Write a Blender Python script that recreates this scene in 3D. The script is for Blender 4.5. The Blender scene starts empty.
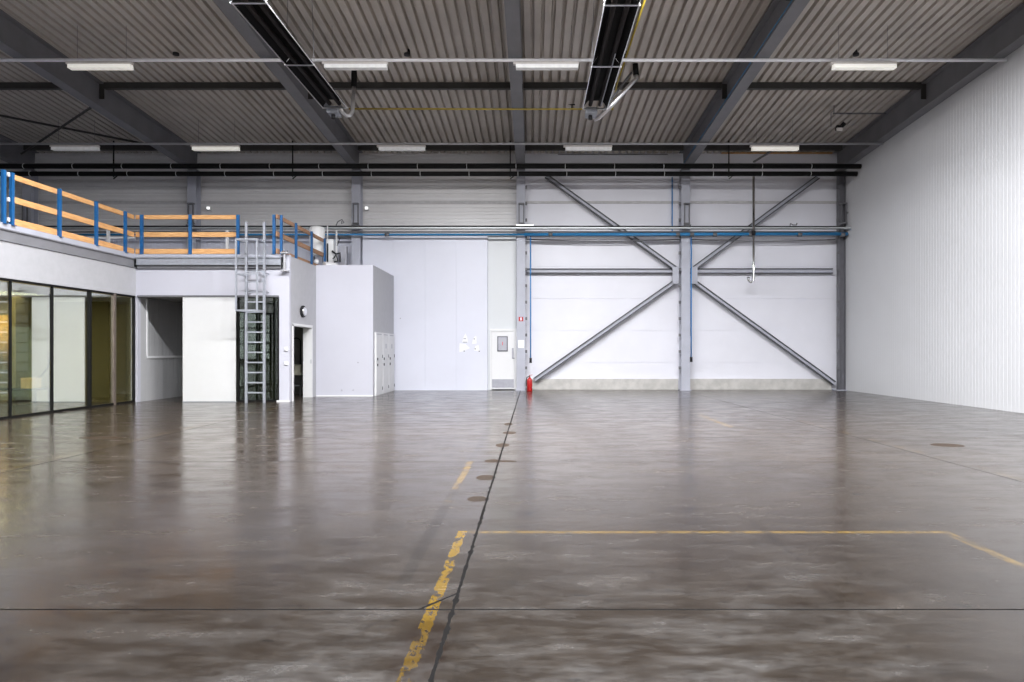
import bpy, bmesh, math, random
from mathutils import Vector, Matrix
random.seed(7)
SC = bpy.context.scene
COL = SC.collection
F, CX, CY, H = 683.0, 533.0, 350.0, 1.4     # focal length in px, vanishing point, eye height

def P(px, py, Y):
    return Vector(((px-CX)/F*Y, Y, H+(CY-py)/F*Y))

# ---------------------------------------------------------------- materials
class N:
    """tiny expression wrapper over shader math nodes"""
    def __init__(s, nt, sock): s.nt, s.s = nt, sock
    def _m(s, op, *a, clamp=False):
        n = s.nt.nodes.new('ShaderNodeMath'); n.operation = op; n.use_clamp = clamp
        for i, v in enumerate((s,)+a):
            if isinstance(v, N): s.nt.links.new(v.s, n.inputs[i])
            else: n.inputs[i].default_value = v
        return N(s.nt, n.outputs[0])
    def __add__(s, o): return s._m('ADD', o)
    def __sub__(s, o): return s._m('SUBTRACT', o)
    def __mul__(s, o): return s._m('MULTIPLY', o)
    def __truediv__(s, o): return s._m('DIVIDE', o)
    def abs(s): return s._m('ABSOLUTE')
    def lt(s, o): return s._m('LESS_THAN', o)
    def gt(s, o): return s._m('GREATER_THAN', o)
    def mx(s, o): return s._m('MAXIMUM', o)
    def mn(s, o): return s._m('MINIMUM', o)
    def sqrt(s): return s._m('SQRT')
    def inv(s):
        n = s.nt.nodes.new('ShaderNodeMath'); n.operation = 'SUBTRACT'; n.inputs[0].default_value = 1
        s.nt.links.new(s.s, n.inputs[1]); return N(s.nt, n.outputs[0])
    def ramp(s, a, b, lo=0.0, hi=1.0):
        n = s.nt.nodes.new('ShaderNodeMapRange'); n.interpolation_type = 'SMOOTHSTEP'
        s.nt.links.new(s.s, n.inputs[0])
        for i, v in zip((1, 2, 3, 4), (a, b, lo, hi)): n.inputs[i].default_value = v
        return N(s.nt, n.outputs[0])

def new_mat(name):
    m = bpy.data.materials.new(name); m.use_nodes = True
    nt = m.node_tree; b = nt.nodes['Principled BSDF']
    return m, nt, b
def noise(nt, scale, detail=3, rough=.5, vec=None, sc3=None, loc=None, dist=0):
    n = nt.nodes.new('ShaderNodeTexNoise'); n.inputs['Scale'].default_value = scale
    n.inputs['Detail'].default_value = detail; n.inputs['Roughness'].default_value = rough
    n.inputs['Distortion'].default_value = dist
    if vec is not None:
        if sc3 or loc:
            mp = nt.nodes.new('ShaderNodeMapping'); nt.links.new(vec, mp.inputs[0])
            if sc3: mp.inputs['Scale'].default_value = sc3
            if loc: mp.inputs['Location'].default_value = loc
            vec = mp.outputs[0]
        nt.links.new(vec, n.inputs['Vector'])
    return N(nt, n.outputs['Fac'])
def mixc(nt, f, a, b):
    n = nt.nodes.new('ShaderNodeMix'); n.data_type = 'RGBA'; n.clamp_factor = True
    if isinstance(f, N): nt.links.new(f.s, n.inputs[0])
    else: n.inputs[0].default_value = f
    for i, v in ((6, a), (7, b)):
        if isinstance(v, tuple): n.inputs[i].default_value = (*v, 1)
        else: nt.links.new(v, n.inputs[i])
    return n.outputs[2]
def geo(nt): return nt.nodes.new('ShaderNodeNewGeometry').outputs['Position']
def objc(nt): return nt.nodes.new('ShaderNodeTexCoord').outputs['Object']

def simple(name, col, rough=.5, metal=0.0, var=.08, scale=6, em=None, bump=0.0):
    m, nt, b = new_mat(name)
    if max(col) < .06: b.inputs['Specular IOR Level'].default_value = .18
    nz = noise(nt, scale, 4, .6, objc(nt))
    dark = tuple(c*(1-var) for c in col); lite = tuple(min(1, c*(1+var)) for c in col)
    nt.links.new(mixc(nt, nz.ramp(.3, .7), dark, lite), b.inputs['Base Color'])
    b.inputs['Roughness'].default_value = rough; b.inputs['Metallic'].default_value = metal
    if em:
        b.inputs['Emission Color'].default_value = (*em[0], 1); b.inputs['Emission Strength'].default_value = em[1]
    if bump:
        bp = nt.nodes.new('ShaderNodeBump'); bp.inputs['Strength'].default_value = bump; bp.inputs['Distance'].default_value = .01
        nt.links.new(nz.s, bp.inputs['Height']); nt.links.new(bp.outputs[0], b.inputs['Normal'])
    return m

M = {}
M['panel'] = simple('white_coated_panel', (.64, .65, .735), .38, var=.025, scale=.5)
M['panel_warm'] = simple('off_white_panel', (.71, .71, .77), .4, var=.03, scale=.5)
M['panel_grey'] = simple('pale_grey_panel', (.60, .62, .64), .4, var=.02, scale=.5)
M['panel_up'] = simple('grey_white_cladding', (.66, .65, .655), .35, var=.05, scale=.6)
M['wall_side'] = simple('side_cladding', (.55, .555, .575), .42, var=.02, scale=.4)
M['office_white'] = simple('office_plaster', (.49, .49, .55), .5, var=.02, scale=.7)
M['door_white'] = simple('door_white', (.70, .70, .71), .4, var=.01)
M['slide_white'] = simple('sliding_panel_white', (.64, .64, .645), .35, var=.008)
M['concrete'] = simple('plinth_concrete', (.47, .455, .435), .8, var=.12, scale=3, bump=.15)
M['steel'] = simple('painted_steel', (.40, .41, .47), .45, var=.05, scale=2)
M['steel_dark'] = simple('dark_painted_steel', (.13, .13, .14), .5, var=.1, scale=3)
M['steel_shade'] = simple('corner_column_shade', (.13, .13, .145), .5, var=.06)  # column steel darkened to hold the shade of the corner
M['tray_grey'] = simple('tray_metal', (.42, .44, .45), .4, .3, var=.05)
M['brace_edge'] = simple('brace_flange_paint', (.055, .056, .065), .5, var=.08)
M['side_shade'] = simple('side_panel_shade', (.40, .40, .425), .5, var=.03)  # office white with the side faces' shade put into the colour
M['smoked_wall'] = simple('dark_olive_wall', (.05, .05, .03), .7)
M['joint_shade'] = simple('joint_shadow_grey', (.48, .47, .48), .5)
M['band_shade'] = simple('office_band_shade', (.40, .40, .42), .5, var=.03)  # plaster tone darkened for the shade on this face
M['beam'] = simple('roof_steel_paint', (.18, .18, .195), .5, var=.07, scale=2)
M['purlin'] = simple('purlin_steel', (.05, .048, .046), .5, var=.1, scale=3)
M['deck'] = simple('roof_deck', (.50, .46, .42), .5, var=.09, scale=.8)
M['black'] = simple('black_pipe', (.008, .008, .008), .75, var=.2)
M['black_gloss'] = simple('black_reflector', (.004, .0035, .0035), .7, 0.0, var=.3, scale=3)
M['tube'] = simple('burnt_tube', (.010, .006, .005), .7, .0, var=.3)
M['alu'] = simple('aluminium', (.80, .80, .82), .3, .85, var=.05)
M['galv'] = simple('galvanised_steel', (.33, .345, .385), .45, .3, var=.08, scale=12)
M['conduit'] = simple('white_conduit', (.9, .9, .93), .3, .2, var=.03)
M['conduit_grey'] = simple('grey_conduit', (.42, .42, .44), .4, .2, var=.03)
M['chrome'] = simple('chrome_pipe', (.8, .8, .8), .12, 1, var=.03)
M['blue'] = simple('blue_post_paint', (.008, .09, .25), .4, var=.08, scale=8)
M['blue_pipe'] = simple('blue_pipe', (.02, .19, .42), .4, var=.08)
M['blue_hose'] = simple('blue_hose', (.03, .2, .5), .45, var=.05)
M['yellow'] = simple('yellow_gas_pipe', (.40, .30, .03), .5, var=.1)
M['red'] = simple('red_enamel', (.42, .010, .010), .3, var=.05)
M['rubber'] = simple('black_rubber', (.02, .02, .022), .6)
M['lamp_body'] = simple('lamp_housing', (.62, .58, .56), .45, var=.04)
M['lamp_off_glow'] = simple('off_diffuser_glow', (.85, .85, .82), .4, em=((1, .96, .86), .42))  # switched-off diffuser, its brightness added as a weak glow
M['lamp_off_faint'] = simple('off_diffuser_faint_glow', (.8, .8, .8), .4, em=((1, 1, 1), .10))  # dimmer copy of the off diffuser, faint glow added
M['lamp_on'] = simple('lamp_diffuser_lit', (.85, .85, .82), .4, em=((1, .96, .9), 6))
M['lamp_small'] = simple('small_lamp_glow', (.9, .9, .9), .4, em=((1, 1, 1), 1.2))
M['frame_black'] = simple('black_window_frame', (.006, .006, .006), .6, var=.1)
M['frame_brown'] = simple('bronze_frame', (.16, .13, .11), .4, .3, var=.1)
M['grey_plate'] = simple('kick_plate', (.36, .36, .40), .4, .4, var=.06)
M['paper'] = simple('white_paper', (.80, .80, .82), .5, var=.02)
M['ink'] = simple('grey_ink', (.10, .10, .12), .6)
M['ink_red'] = simple('red_ink', (.6, .06, .08), .6)
M['cream_wall'] = simple('cream_office_wall', (.58, .53, .36), .7, var=.04, scale=1)
M['olive_wall'] = simple('olive_office_wall', (.24, .20, .085), .7, var=.05, scale=1)
M['curtain'] = simple('ochre_curtain', (.75, .50, .16), .8, var=.1, scale=5)
M['cardboard'] = simple('yellow_box_card', (.72, .52, .22), .8, var=.06)
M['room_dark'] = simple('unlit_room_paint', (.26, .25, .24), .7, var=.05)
M['niche_dark'] = simple('lobby_cladding', (.42, .42, .43), .45, var=.03, scale=2)
M['locker'] = simple('locker_enamel', (.66, .66, .67), .45, var=.03)
M['leak_strip'] = simple('daylight_leak_orange', (.55, .30, .11), .7)
M['tank'] = simple('white_tank', (.9, .9, .9), .35, var=.02)
M['white_plastic'] = simple('white_plastic', (.8, .8, .8), .4, var=.02)
M['ceramic'] = simple('cream_basin', (.62, .58, .48), .3, var=.03)

def wood_mat():
    m, nt, b = new_mat('pine_board')
    v = objc(nt)
    n1 = noise(nt, 3, 6, .65, v, (1, 1, 14)); n2 = noise(nt, 1.2, 2, .5, v)
    c = mixc(nt, n1.ramp(.3, .7), (.52, .26, .095), (.74, .43, .19))
    c2 = mixc(nt, n2.ramp(.3, .7, 0, .35), c, (.55, .27, .10))
    nt.links.new(c2, b.inputs['Base Color']); b.inputs['Roughness'].default_value = .6
    return m
M['wood'] = wood_mat()
M['wood_brown'] = simple('brown_board', (.36, .20, .11), .6, var=.12, scale=4)

def glass_mat(name, tint, refl):
    m = bpy.data.materials.new(name); m.use_nodes = True; nt = m.node_tree; nt.nodes.clear()
    out = nt.nodes.new('ShaderNodeOutputMaterial'); mix = nt.nodes.new('ShaderNodeMixShader')
    tr = nt.nodes.new('ShaderNodeBsdfTransparent'); tr.inputs[0].default_value = (*tint, 1)
    gl = nt.nodes.new('ShaderNodeBsdfGlossy'); gl.inputs['Roughness'].default_value = .01
    gl.inputs[0].default_value = (.92, .97, .95, 1)
    lw = nt.nodes.new('ShaderNodeLayerWeight'); lw.inputs[0].default_value = .5
    f = N(nt, lw.outputs['Facing']).ramp(0, 1, refl, .95)
    nt.links.new(f.s, mix.inputs[0]); nt.links.new(tr.outputs[0], mix.inputs[1]); nt.links.new(gl.outputs[0], mix.inputs[2])
    nt.links.new(mix.outputs[0], out.inputs[0])
    return m
M['glass'] = glass_mat('office_glass', (.94, .94, .82), .20)
M['glass_dark'] = glass_mat('smoked_glass', (.45, .50, .40), .06)

def floor_mat():
    m, nt, b = new_mat('polished_concrete_floor')
    pos = geo(nt)
    sep = nt.nodes.new('ShaderNodeSeparateXYZ'); nt.links.new(pos, sep.inputs[0])
    X, Y = N(nt, sep.outputs[0]), N(nt, sep.outputs[1])
    big = noise(nt, .35, 5, .6, pos, dist=.6)
    mid = noise(nt, 1.4, 9, .72, pos, (.8, 1.0, 1), dist=.2)
    fine = noise(nt, 14, 5, .7, pos)
    streak = noise(nt, 1.1, 5, .7, pos, (.35, 2.6, 1))
    streak2 = noise(nt, 1.5, 4, .7, pos, (2.2, .5, 1), (3, 7, 0))
    c = mixc(nt, big.ramp(.32, .68), (.028, .0190, .0128), (.050, .0375, .0275))
    c = mixc(nt, mid.ramp(.36, .80, 0, .7), c, (.078, .062, .048))
    c = mixc(nt, streak.ramp(.52, .70, 0, .45), c, (.020, .013, .0085))
    c = mixc(nt, streak2.ramp(.56, .72, 0, .35), c, (.027, .021, .018))
    c = mixc(nt, fine.ramp(.35, .65, 0, .5), c, (.028, .021, .016))
    wisp = noise(nt, 2.2, 9, .78, pos, (.45, 2.2, 1), (1, 8, 0), 1.2)
    c = mixc(nt, wisp.ramp(.5, .62, 0, .5), c, (.022, .016, .012))
    c = mixc(nt, noise(nt, 2.6, 9, .8, pos, (.6, 1.9, 1), (7, 3, 0), .8).ramp(.52, .80, 0, .35), c, (.085, .069, .055))
    # warm brown blotches
    bl = noise(nt, .8, 4, .6, pos, None, (11, 4, 0))
    c = mixc(nt, bl.ramp(.56, .68, 0, .4), c, (.042, .027, .016))
    # small dark chips and scuffs
    sp = noise(nt, 5.5, 3, .55, pos, (.7, 2.0, 1), (5, 5, 0))
    c = mixc(nt, sp.ramp(.69, .71, 0, .8), c, (.006, .005, .004))
    sp2 = noise(nt, 16, 2, .5, pos, (1, 1, 1), (9, 1, 0))
    c = mixc(nt, sp2.ramp(.70, .72, 0, .7), c, (.008, .006, .005))
    wob = (noise(nt, 3.0, 3, .6, pos) - .5) * .03
    wob2 = (noise(nt, 22, 3, .7, pos) - .5) * .03
    wear = noise(nt, 7, 5, .75, pos, (1.6, .8, 1))
    wearL = noise(nt, 1.6, 3, .6, pos, (.6, 1, 1), (2, 2, 0))
    def band(v, c0, w, w2=None): return ((v - c0 + (w2 or wob2)).abs()).lt(w/2)
    def seg(v, a, bb): return v.gt(a) * v.lt(bb)
    YEL = (.21, .125, .013)
    # old line residue: darker stripe, with yellow crumbs
    r = band(X, -.785, .085, wob) * seg(Y, 4.1, 14.2)
    c = mixc(nt, r * .4, c, (.014, .012, .010))
    y2 = band(X, -.785, .075) * seg(Y, 6.9, 8.6) * wear.ramp(.40, .52)
    y2b = band(X, -.785, .07) * seg(Y, 6.2, 7.0) * wear.ramp(.50, .62)
    # bold worn line in front
    d = band(X, -.545, .068) * Y.lt(5.29) * wear.ramp(.45, .50)
    gap = noise(nt, 1.35, 2, .5, pos, (.01, 1, .01), (0, 1.35, 0)).ramp(.40, .44)
    d = d * ((X + wob*3.5 + noise(nt, 2.2, 3, .6, pos)*.07).gt(-.565)).mx(noise(nt, 2.6, 2, .5, pos, None, (4, 0, 0)).gt(.47))
    yy = d.mx(y2 * .6).mx(y2b * .45)
    e = band(Y, 5.25, .062) * seg(X, -.58, 3.2) * wear.ramp(.38, .52, .12, .85)
    f = band(X, 3.17, .075) * seg(Y, 2.5, 5.27) * wear.ramp(.42, .54, .1, .9)
    g = band(X, -6.19, .085) * seg(Y, 4.0, 17) * (wearL.ramp(.38, .62, .05, .3))
    h = band(X, 5.30, .07) * seg(Y, 5, 15.5) * (wearL.ramp(.42, .62, .0, .3))
    h2 = band(X, 3.60, .08) * seg(Y, 12.4, 14.8) * .55
    c = mixc(nt, yy.mx(e * .85).mx(f * .85).mx(g).mx(h).mx(h2), c, YEL)
    # brown damp stains hugging the joint
    def blob(cx, cy, rx, ry):
        dx = (X - cx + wob*2) / rx; dy = (Y - cy + wob2*2) / ry
        return (dx*dx + dy*dy).sqrt().ramp(1.05, .85)
    st = None
    for a in ((-.52, 7.50, .115, .17), (-.52, 6.42, .10, .13), (-.50, 8.62, .12, .14), (-.35, 8.60, .16, .07),
              (-.45, 10.05, .11, .20), (-.40, 11.55, .13, .2), (-.47, 12.9, .09, .25), (6.1, 10.05, .24, .22),
              (-6.9, 10.9, .38, .16)):
        k = blob(*a); st = k if st is None else st.mx(k)
    c = mixc(nt, st * .9, c, (.034, .0215, .0125))
    wet = blob(-.52, 3.15, .13, .42)
    c = mixc(nt, wet * .45, c, (.026, .014, .009))
    patch = (seg(X, 6.9, 9.2) * seg(Y, 11.0, 13.2)) 
    c = mixc(nt, patch * .3, c, (.020, .017, .015))
    # saw-cut joints with crumbled edges
    crumb = noise(nt, 9, 4, .7, pos).ramp(.42, .75, .008, .024)
    crumb2 = noise(nt, 9, 4, .7, pos).ramp(.5, .8, .008, .016)
    j = (X + .432 + wob2*.4).abs().lt(crumb)
    for yc in (3.685, 8.54, 13.4, 18.2): j = j.mx((Y - yc + wob2*.15).abs().lt(crumb2))
    for xc in (5.19, 10.8, -6.05): j = j.mx((X - xc + wob2*.15).abs().lt(.007))
    # crack joining the worn line and the long joint
    crk = ((Y - 3.68) - ((X + .62) * 1.35) + wob2*2).abs().lt(.014) * seg(X, -.62, -.43)
    j = j.mx(crk)
    sc1 = ((X - 1.78) + (Y - 5.1) * -.03 + wob2*1.2).abs().lt(.009) * seg(Y, 4.52, 5.6) * .0
    sc2 = ((X + 1.05) - (Y - 3.1) * .6 + wob2*.4).abs().lt(.006) * seg(Y, 2.7, 3.6) * .6
    j = j.mx(sc1)
    sc1 = ((X - 1.78) + wob2*1.4).abs().lt(.011) * seg(Y, 4.52, 5.6) * wear.ramp(.42, .5) * .8
    c = mixc(nt, sc2.mx(sc1), c, (.008, .006, .005))
    c = mixc(nt, j, c, (.003, .0022, .002))
    nt.links.new(c, b.inputs['Base Color'])
    rough = (noise(nt, 2.4, 9, .75, pos, (.6, 1.4, 1)).ramp(.32, .70, .12, .30)).mx(streak.ramp(.5, .8, .10, .28)).mx(st * .42)
    rough = rough.mx(j * .5)
    nt.links.new(rough.s, b.inputs['Roughness'])
    nt.links.new((((j*.95).mx(st*.85).mx(r*.3).mx(yy*.5)).inv()*.65).s, b.inputs['Specular IOR Level'])
    bp = nt.nodes.new('ShaderNodeBump'); bp.inputs['Strength'].default_value = .2; bp.inputs['Distance'].default_value = .004
    hgt = (noise(nt, 1.3, 3, .45, pos) * .8 + noise(nt, 3.5, 3, .5, pos, (.6, 1.6, 1)) * .4 + fine * .04) 
    nt.links.new(hgt.s, bp.inputs['Height']); nt.links.new(bp.outputs[0], b.inputs['Normal'])
    return m
M['floor'] = floor_mat()

# ---------------------------------------------------------------- geometry helpers
class MB:
    def __init__(s): s.v, s.f = [], []
    def add(s, vs, fs):
        b = len(s.v); s.v += [tuple(v) for v in vs]; s.f += [tuple(i+b for i in f) for f in fs]; return s
    def box(s, x0, x1, y0, y1, z0, z1):
        vs = [(x, y, z) for x in (x0, x1) for y in (y0, y1) for z in (z0, z1)]
        return s.add(vs, [(0,1,3,2),(4,6,7,5),(0,4,5,1),(2,3,7,6),(0,2,6,4),(1,5,7,3)])
    def bar(s, p, q, w, d, up=(0, 0, 1)):
        """box bar from p to q; w = size across in the side direction, d = size along 'up'"""
        p, q = Vector(p), Vector(q); a = (q-p).normalized(); u = Vector(up)
        r = a.cross(u).normalized(); u = r.cross(a).normalized()
        vs = [e + r*sx*w/2 + u*sz*d/2 for e in (p, q) for sx in (-1, 1) for sz in (-1, 1)]
        return s.add(vs, [(0,1,3,2),(4,6,7,5),(0,4,5,1),(2,3,7,6),(0,2,6,4),(1,5,7,3)])
    def isec(s, p, q, width, depth, up=(0, 0, 1), tf=.018, tw=.012):
        """I section from p to q; flanges at +-depth/2 along up"""
        p, q = Vector(p), Vector(q); a = (q-p).normalized(); u = Vector(up)
        r = a.cross(u).normalized(); u = r.cross(a).normalized()
        s.bar(p+u*(depth-tf)/2, q+u*(depth-tf)/2, width, tf, u)
        s.bar(p-u*(depth-tf)/2, q-u*(depth-tf)/2, width, tf, u)
        s.bar(p, q, tw, depth-2*tf, u); return s
    def tube(s, pts, r, n=10, caps=True):
        pts = [Vector(p) for p in pts]; rings = []; prev = None
        for i, p in enumerate(pts):
            if i == 0: a = pts[1]-p
            elif i == len(pts)-1: a = p-pts[i-1]
            else: a = (pts[i+1]-p).normalized() + (p-pts[i-1]).normalized()
            a.normalize()
            if prev is None:
                t = Vector((0, 0, 1)) if abs(a.z) < .9 else Vector((1, 0, 0)); u = a.cross(t).normalized()
            else: u = (prev - a*prev.dot(a)).normalized()
            prev = u; w = a.cross(u)
            rings.append([p + (u*math.cos(t2)+w*math.sin(t2))*r for t2 in [2*math.pi*k/n for k in range(n)]])
        vs = [v for rg in rings for v in rg]; fs = []
        for i in range(len(rings)-1):
            for k in range(n):
                fs.append((i*n+k, i*n+(k+1) % n, (i+1)*n+(k+1) % n, (i+1)*n+k))
        if caps: fs += [tuple(range(n))[::-1], tuple((len(rings)-1)*n+k for k in range(n))]
        return s.add(vs, fs)
    def lathe(s, c, prof, n=24):
        c = Vector(c); vs = []; fs = []
        for r, z in prof:
            vs += [c + Vector((r*math.cos(2*math.pi*k/n), r*math.sin(2*math.pi*k/n), z)) for k in range(n)]
        for i in range(len(prof)-1):
            for k in range(n): fs.append((i*n+k, i*n+(k+1) % n, (i+1)*n+(k+1) % n, (i+1)*n+k))
        fs += [tuple(range(n))[::-1], tuple((len(prof)-1)*n+k for k in range(n))]
        return s.add(vs, fs)
    def build(s, name, mat, parent=None, smooth=False, bevel=0, origin=None):
        org = Vector(origin) if origin is not None else (Vector((0,0,0)) if parent is not None else Vector(s.center()))
        base = Vector(parent.location) if parent is not None else Vector((0, 0, 0))
        pp = parent
        while pp is not None and pp.parent is not None: pp = pp.parent; base = base + Vector(pp.location)
        off = org if parent is None else base
        me = bpy.data.meshes.new(name)
        me.from_pydata([tuple(Vector(v)-off) for v in s.v], [], s.f); me.update()
        bm = bmesh.new(); bm.from_mesh(me); bmesh.ops.recalc_face_normals(bm, faces=bm.faces); bm.to_mesh(me); bm.free()
        me.materials.append(M[mat])
        if smooth:
            for p in me.polygons: p.use_smooth = len(p.vertices) == 4
        o = bpy.data.objects.new(name, me); COL.objects.link(o)
        if parent is not None: o.parent = parent
        else: o.location = off
        if bevel:
            md = o.modifiers.new('bevel', 'BEVEL'); md.width = bevel; md.segments = 2; md.limit_method = 'ANGLE'
        return o
    def center(s):
        lo = [min(v[i] for v in s.v) for i in range(3)]; hi = [max(v[i] for v in s.v) for i in range(3)]
        return ((lo[0]+hi[0])/2, (lo[1]+hi[1])/2, lo[2])

def tag(o, label, cat, group=None, kind=None):
    if label: o['label'] = label
    if cat: o['category'] = cat
    if group: o['group'] = group
    if kind: o['kind'] = kind
    return o
def thing(name, label, cat, loc, group=None):
    o = bpy.data.objects.new(name, None); o.location = loc; o.empty_display_size = .1; COL.objects.link(o)
    return tag(o, label, cat, group, 'thing')
def struct(o): o['kind'] = 'structure'; return o
def one(mb, name, mat, label, cat, group=None, **k):
    return tag(mb.build(name, mat, **k), label, cat, group, 'thing')
def copy_tree(o, parent=None):
    c = o.copy(); COL.objects.link(c); c.parent = parent
    for ch in list(o.children): copy_tree(ch, c)
    return c

# ---------------------------------------------------------------- dimensions
XR = 10.85                  # right wall
YB = 24.1                   # cladding plane of the back wall
YC = 23.6                   # front flange of the columns
SL = .0586                  # roof slope
XL = -23.0
XG = -10.70                 # glazed office front
YO = 18.4                   # front wall of the lobby block
XS = -6.56                  # side wall of the lobby block
ZM = 3.97                   # mezzanine deck
YF = -30.0
YRIDGE0, YRIDGE1 = -1.0, 4.4
deckz = lambda y: 9.75 - SL*y if y >= YRIDGE1 else (9.75 - SL*YRIDGE1 if y > YRIDGE0 else 9.75 - SL*YRIDGE1 - SL*(YRIDGE0-y))
botz = lambda y: 9.03 - SL*y
COLX = (-17.5, -11.8, -6.12, -.42, 5.28, 10.69)

# ---------------------------------------------------------------- room shell
mb = MB().box(XL-.3, XR+.3, YF-.3, YB+.3, -.2, 0)
struct(mb.build('floor', 'floor', origin=(0, 0, 0)))

# back wall: horizontal sandwich panels, slightly ribbed in the left part
mb = MB()
seams = [0, .95, 2.08, 3.21, 4.34, 5.47, 6.6, 7.55, 8.45]
for a, b in zip(seams[:-1], seams[1:]):
    mb.box(-.42, XR+.2, YB, YB+.12, a+.012, b-.012)
mb.box(-.42, XR+.2, YB+.02, YB+.2, 0, 8.45)
struct(mb.build('wall_back', 'panel_warm'))
mb = MB()
prof = []; z = 5.3
while z < 8.4:
    prof += [(YB, z), (YB, z+.085), (YB+.012, z+.095), (YB+.012, z+.115)]; z += .125
prof.append((YB, 8.42))
vs = [(x, y, zz) for (y, zz) in prof for x in (XL, -.42)]
mb.add(vs, [(2*i, 2*i+1, 2*i+3, 2*i+2) for i in range(len(prof)-1)])
mb.box(XL, -.42, YB+.02, YB+.2, 0, 8.42)
struct(mb.build('wall_back_ribbed', 'panel_up'))
# lower left back wall: vertical ribs, seen above the mezzanine
mb = MB(); x = XL
while x < -6.2:
    mb.box(x+.01, x+.14, YB-.05, YB+.02, 0, 5.30); x += .15
mb.box(XL, -6.2, YB-.04, YB+.02, 0, 5.30); mb.box(XL, -6.2, YB-.10, YB+.0, 5.30, 5.36)
struct(mb.build('wall_back_lower', 'panel'))
# tall white partition panels between two columns
mb = MB(); xs = [P(x, 0, 23.75).x for x in (362.5, 394, 425.3, 456.7, 487.5)]
for a, b in zip(xs[:-1], xs[1:]): mb.box(a+.008, b-.008, 23.75, 23.85, 0, 5.42)
mb.box(xs[0], xs[-1], 23.765, 24.05, 0, 5.41)
mb.box(xs[0], xs[-1], 23.735, 23.75, 0, .025)
struct(mb.build('wall_partition', 'panel'))
mb = MB().box(xs[-1]+.005, -.585, 23.86, 24.0, 2.12, 5.42)
mb.box(xs[-1]+.005, xs[-1]+.10, 23.86, 24.0, 0, 2.12)
struct(mb.build('wall_above_door', 'panel_grey'))
# panel joint high on the cladding, its shadow painted as a grey strip
struct(MB().box(XL, XR, YB-.035, YB-.001, 6.56, 6.65).build('trim_4', 'joint_shade'))  # shade strip for the joint, not a trim part
# concrete plinth
for n, (a, b) in enumerate(((-.24, 5.10), (5.46, 10.5))):
    mb = MB().box(a, b, 24.0, 24.1, 0, .385)
    struct(mb.build('trim_%d' % (n+1), 'concrete', bevel=.01))
# right wall with fine vertical ribs
mb = MB(); prof = []; y = YF
while y < YB+.05:
    prof += [(XR, y), (XR, y+.10), (XR+.0032, y+.106), (XR+.0032, y+.119), (XR, y+.125)]; y += .125
vs = []
for (x, yy) in prof: vs += [(x, yy, 0), (x, yy, deckz(yy)+.1)]
mb.add(vs, [(2*i, 2*i+1, 2*i+3, 2*i+2) for i in range(len(prof)-1)])
mb.box(XR+.02, XR+.3, YF, YB+.2, 0, 8.2)
struct(mb.build('wall_right', 'wall_side'))
mb = MB().box(XL-.3, XL, YF, YB+.2, 0, 9.9); struct(mb.build('wall_left', 'panel_up'))
mb = MB().box(XL, XR, YF-.3, YF, 0, 9.9); struct(mb.build('wall_front', 'panel_up'))

# corrugated roof deck
def deck(mb, ys):
    pitch, dep = .235, .105
    prof = []; x = XL
    while x < XR+.05:
        prof += [(x, 0), (x+.145, 0), (x+.168, dep), (x+.212, dep)]; x += pitch
    prof.append((x, 0))
    n = len(prof); vs = []
    for y in ys:
        for (xx, dz) in prof: vs.append((xx, y, deckz(y)+dz))
    fs = []
    for k in range(len(ys)-1):
        for i in range(n-1): fs.append((k*n+i, k*n+i+1, (k+1)*n+i+1, (k+1)*n+i))
    mb.add(vs, fs)
mb = MB(); deck(mb, [YRIDGE1, 10, 18.57, 24.2]); deck(mb, [YF+.05, YRIDGE0])
mb.add([(XL, YRIDGE1, deckz(5)+.2), (XR, YRIDGE1, deckz(5)+.2), (XR, 24.3, deckz(24.3)+.16), (XL, 24.3, deckz(24.3)+.16)], [(0,1,2,3)])
# curbs of the ridge rooflight
mb.box(XL, XR, YRIDGE1-.05, YRIDGE1+.02, deckz(5)-.02, 10.6)
mb.box(XL, XR, YRIDGE0-.02, YRIDGE0+.05, deckz(5)-.02, 10.6)
mb.box(XL, XL+.1, YRIDGE0, YRIDGE1, 9.4, 10.6); mb.box(XR-.1, XR, YRIDGE0, YRIDGE1, 9.4, 10.6)
struct(mb.build('ceiling', 'deck'))
# ridge rooflight glazing (translucent, sky-lit)
M['skylight'] = simple('opal_rooflight', (.8, .8, .82), .5, em=((.88, .94, 1), .6))
mb = MB()
for k in range(14): mb.box(-16+k*2, -15.95+k*2, YRIDGE0+.05, YRIDGE0+.11, 9.95, 10.53)
w_ = struct(mb.build('window_1', 'frame_black'))
MB().box(-16, 10.05, YRIDGE0+.05, YRIDGE0+.08, 9.95, 10.53).build('pane', 'skylight', w_)
struct(MB().box(XL, XR, YRIDGE0-.1, YRIDGE1+.1, 10.6, 10.72).build('roof_monitor', 'deck'))
struct(MB().box(XL, XR, YRIDGE1-.06, YRIDGE1+.06, 9.24, 9.48).build('trim_5', 'purlin'))

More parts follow.
